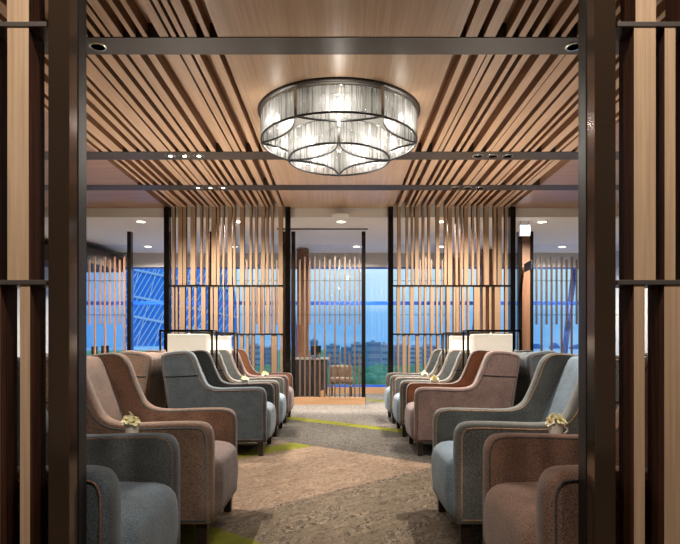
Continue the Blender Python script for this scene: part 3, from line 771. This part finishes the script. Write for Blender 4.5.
for i, (a, b, yt, lab) in enumerate(((530, 542, 343.6, 'low dark island at left in the right window'), (550, 559, 342.6, 'small dark island in the middle of right window'), (569, 600, 343.6, 'long low island at right of right window'))):
    Y = 3600; m_ = MB(); xc = (wx(a, Y)+wx(b, Y))/2
    m_.ball((xc, Y, GZ-1), (wx(b, Y)-wx(a, Y))/2, 60, wz(yt, Y)-GZ+1, sub=3)
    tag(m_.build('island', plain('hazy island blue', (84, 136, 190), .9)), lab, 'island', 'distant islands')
# neighbouring glazed roof with white lattice
Yc = 30.0
def cpt(u, v):
    """u 0..1 from left to right, v 0..1 up; shell curving away at its right-hand edge"""
    px = 126 + (238-126)*u - 14*u*v*v; py = 346 - (346-235)*v
    d = Yc + 5*(1-u)*0 + 6*v*v + 4*u*u
    return Vector((wx(px, d), d, wz(py, d)))
cz = thing('lattice_roof', 'curved deep blue glass roof with white lattice outside left windows', 'roof', tuple(cpt(.5, 0)))
g = MB(); nu, nv = 20, 20
vs = [cpt(i/nu, j/nv)[:] for j in range(nv+1) for i in range(nu+1)]
bk = [(x, y+.15, z) for x, y, z in vs]; fs = []
K = (nu+1)*(nv+1)
for j in range(nv):
    for i in range(nu):
        a = j*(nu+1)+i; q = (a, a+1, a+nu+2, a+nu+1); fs.append(q); fs.append(tuple(K+x for x in q[::-1]))
g.add(vs+bk, fs, 0, True); g.build('glass_skin', plain('deep blue glass', (16, 152, 240), .35, 0, .12, .4), cz)
LT = plain('white lattice tube', (236, 244, 250), .5)
m_ = MB()
for k in range(-12, 21):
    seg = []
    for s in range(13):
        v = s/12; u = k/20 + v*.62
        if 0 <= u <= 1: seg.append(cpt(u, v)-Vector((0, .12, 0)))
    if len(seg) > 1: m_.tube(seg, .028, 5)
    seg = []
    for s in range(13):
        v = s/12; u = k/15*1.2 + .5 + (v*.28 if k % 2 else v*.35)
        if 0 <= u <= 1: seg.append(cpt(u, v)-Vector((0, .12, 0)))
    if len(seg) > 1 and k % 2: m_.tube(seg, .025, 5)
for v0 in (.18, .36, .6, .85):
    m_.tube([cpt(i/12, min(1, v0+.10-.2*i/12))-Vector((0, .16, 0)) for i in range(13)], .07, 5)
m_.build('lattice', LT, cz)

# ------------------------------------------------------------------ world (dusk sky)
w = bpy.data.worlds.new('dusk'); bpy.context.scene.world = w; w.use_nodes = True
nt = w.node_tree
for n_ in list(nt.nodes): nt.nodes.remove(n_)
out = nt.nodes.new('ShaderNodeOutputWorld'); bg_ = nt.nodes.new('ShaderNodeBackground')
tc = N(nt, 'TexCoord'); sp = N(nt, 'SeparateXYZ'); nt.links.new(tc.outputs['Generated'], sp.inputs[0])
rp = N(nt, 'ValToRGB'); e = rp.color_ramp.elements
e[0].position = .0; e[0].color = lin((112, 176, 236))
e[1].position = .5; e[1].color = lin((150, 196, 245))
for ps, c in ((.02, (120, 180, 238)), (.055, (128, 188, 242)), (.075, (176, 218, 248)), (.13, (205, 234, 250)), (.2, (190, 222, 248)), (.3, (168, 210, 248))):
    q = e.new(ps); q.color = lin(c)
nt.links.new(sp.outputs[2], rp.inputs[0])
mp = N(nt, 'Mapping'); mp.inputs['Scale'].default_value = (3, 3, 14); nt.links.new(tc.outputs['Generated'], mp.inputs[0])
nz = N(nt, 'TexNoise', inp={'Scale': 2.0, 'Detail': 5}); nt.links.new(mp.outputs[0], nz.inputs[0])
cl = N(nt, 'MapRange'); cl.inputs[1].default_value = .5; cl.inputs[2].default_value = .75; cl.inputs[4].default_value = .35; nt.links.new(nz.outputs[0], cl.inputs[0])
col = mixc(nt, cl.outputs[0], rp.outputs[0], lin((190, 222, 246)))
mr = N(nt, 'MapRange'); mr.inputs[1].default_value = -.28; mr.inputs[2].default_value = -.42; mr.inputs[3].default_value = 0; mr.inputs[4].default_value = .9; nt.links.new(sp.outputs[0], mr.inputs[0])
col = mixc(nt, mr.outputs[0], col, lin((50, 140, 226)))
nt.links.new(col, bg_.inputs[0]); bg_.inputs[1].default_value = 1.25
nt.links.new(bg_.outputs[0], out.inputs[0])

# ------------------------------------------------------------------ lights
def light(kind, name, loc, power, col, size=.03, spot=None, blend=.4, rot=(0, 0, 0)):
    l = bpy.data.lights.new(name, kind); l.energy = power; l.color = lin(col)[:3]
    l.shadow_soft_size = size
    if spot: l.spot_size = R(spot); l.spot_blend = blend
    o = bpy.data.objects.new(name, l); C.objects.link(o); o.location = loc; o.rotation_euler = rot; return o
WARM = (255, 245, 232)
for i, c in enumerate(ZC): light('POINT', 'chandelier_light', (c[0], c[1], c[2]-.06), 11 if i < 6 else 16, (255, 248, 238), .03)
for X, yy, pw in ((-1.93, 4.63, 640), (1.88, 4.63, 640)):
    light('SPOT', 'beam_spot', (X, yy, SOF-.03), pw, WARM, .02, 74, .35)
for yy in (7.3, 8.77):
    for X in (-2.13, -1.95, -1.77, 1.76, 1.95, 2.13):
        light('SPOT', 'beam_spot', (X, yy, SOF-.03), 300 if yy < 8 else 190, WARM, .02, 68 if yy < 8 else 146, .35 if yy < 8 else .9)
for px, py in ((141, 221.3), (341, 221.3), (542, 221.5), (148, 246.2), (356.5, 246.2), (562, 246.5), (239, 221.3), (441, 221.3)):
    Y = (FARC-EYE)*F/(HY-py)
    light('SPOT', 'plaster_spot', (wx(px, Y), Y, FARC-.02), 850, WARM, .05, 160, .8)
# downlights of the entrance behind the camera
for X in (-1.15, 0, 1.15):
    light('SPOT', 'entrance_spot', (X, .7, SOF-.03), 135, WARM, .05, 140, .6)
# the box lamps are open at the top
for px, Y in ((189, 7.07), (213, 8.35), (491, 7.07), (467.5, 8.35)):
    light('SPOT', 'lamp_uplight', (wx(px, Y), Y, 1.32), 150 if Y < 8 else 12, WARM, .06, 130, .6, (PI, 0, 0))

# ------------------------------------------------------------------ camera
cam = bpy.data.cameras.new('camera'); co = bpy.data.objects.new('camera', cam); C.objects.link(co)
co.location = (0, 0, EYE); co.rotation_euler = (PI/2, 0, 0)
cam.sensor_width = 36; cam.lens = 36*F/680; cam.shift_x = (340-CX)/680; cam.shift_y = (HY-272)/680
cam.clip_end = 20000
S = bpy.context.scene; S.camera = co
S.view_settings.view_transform = 'Standard'; S.view_settings.look = 'None'; S.view_settings.exposure = 0; S.view_settings.gamma = 1
S.cycles.use_denoising = True; S.cycles.max_bounces = 8; S.cycles.transparent_max_bounces = 32; S.cycles.sample_clamp_indirect = 6
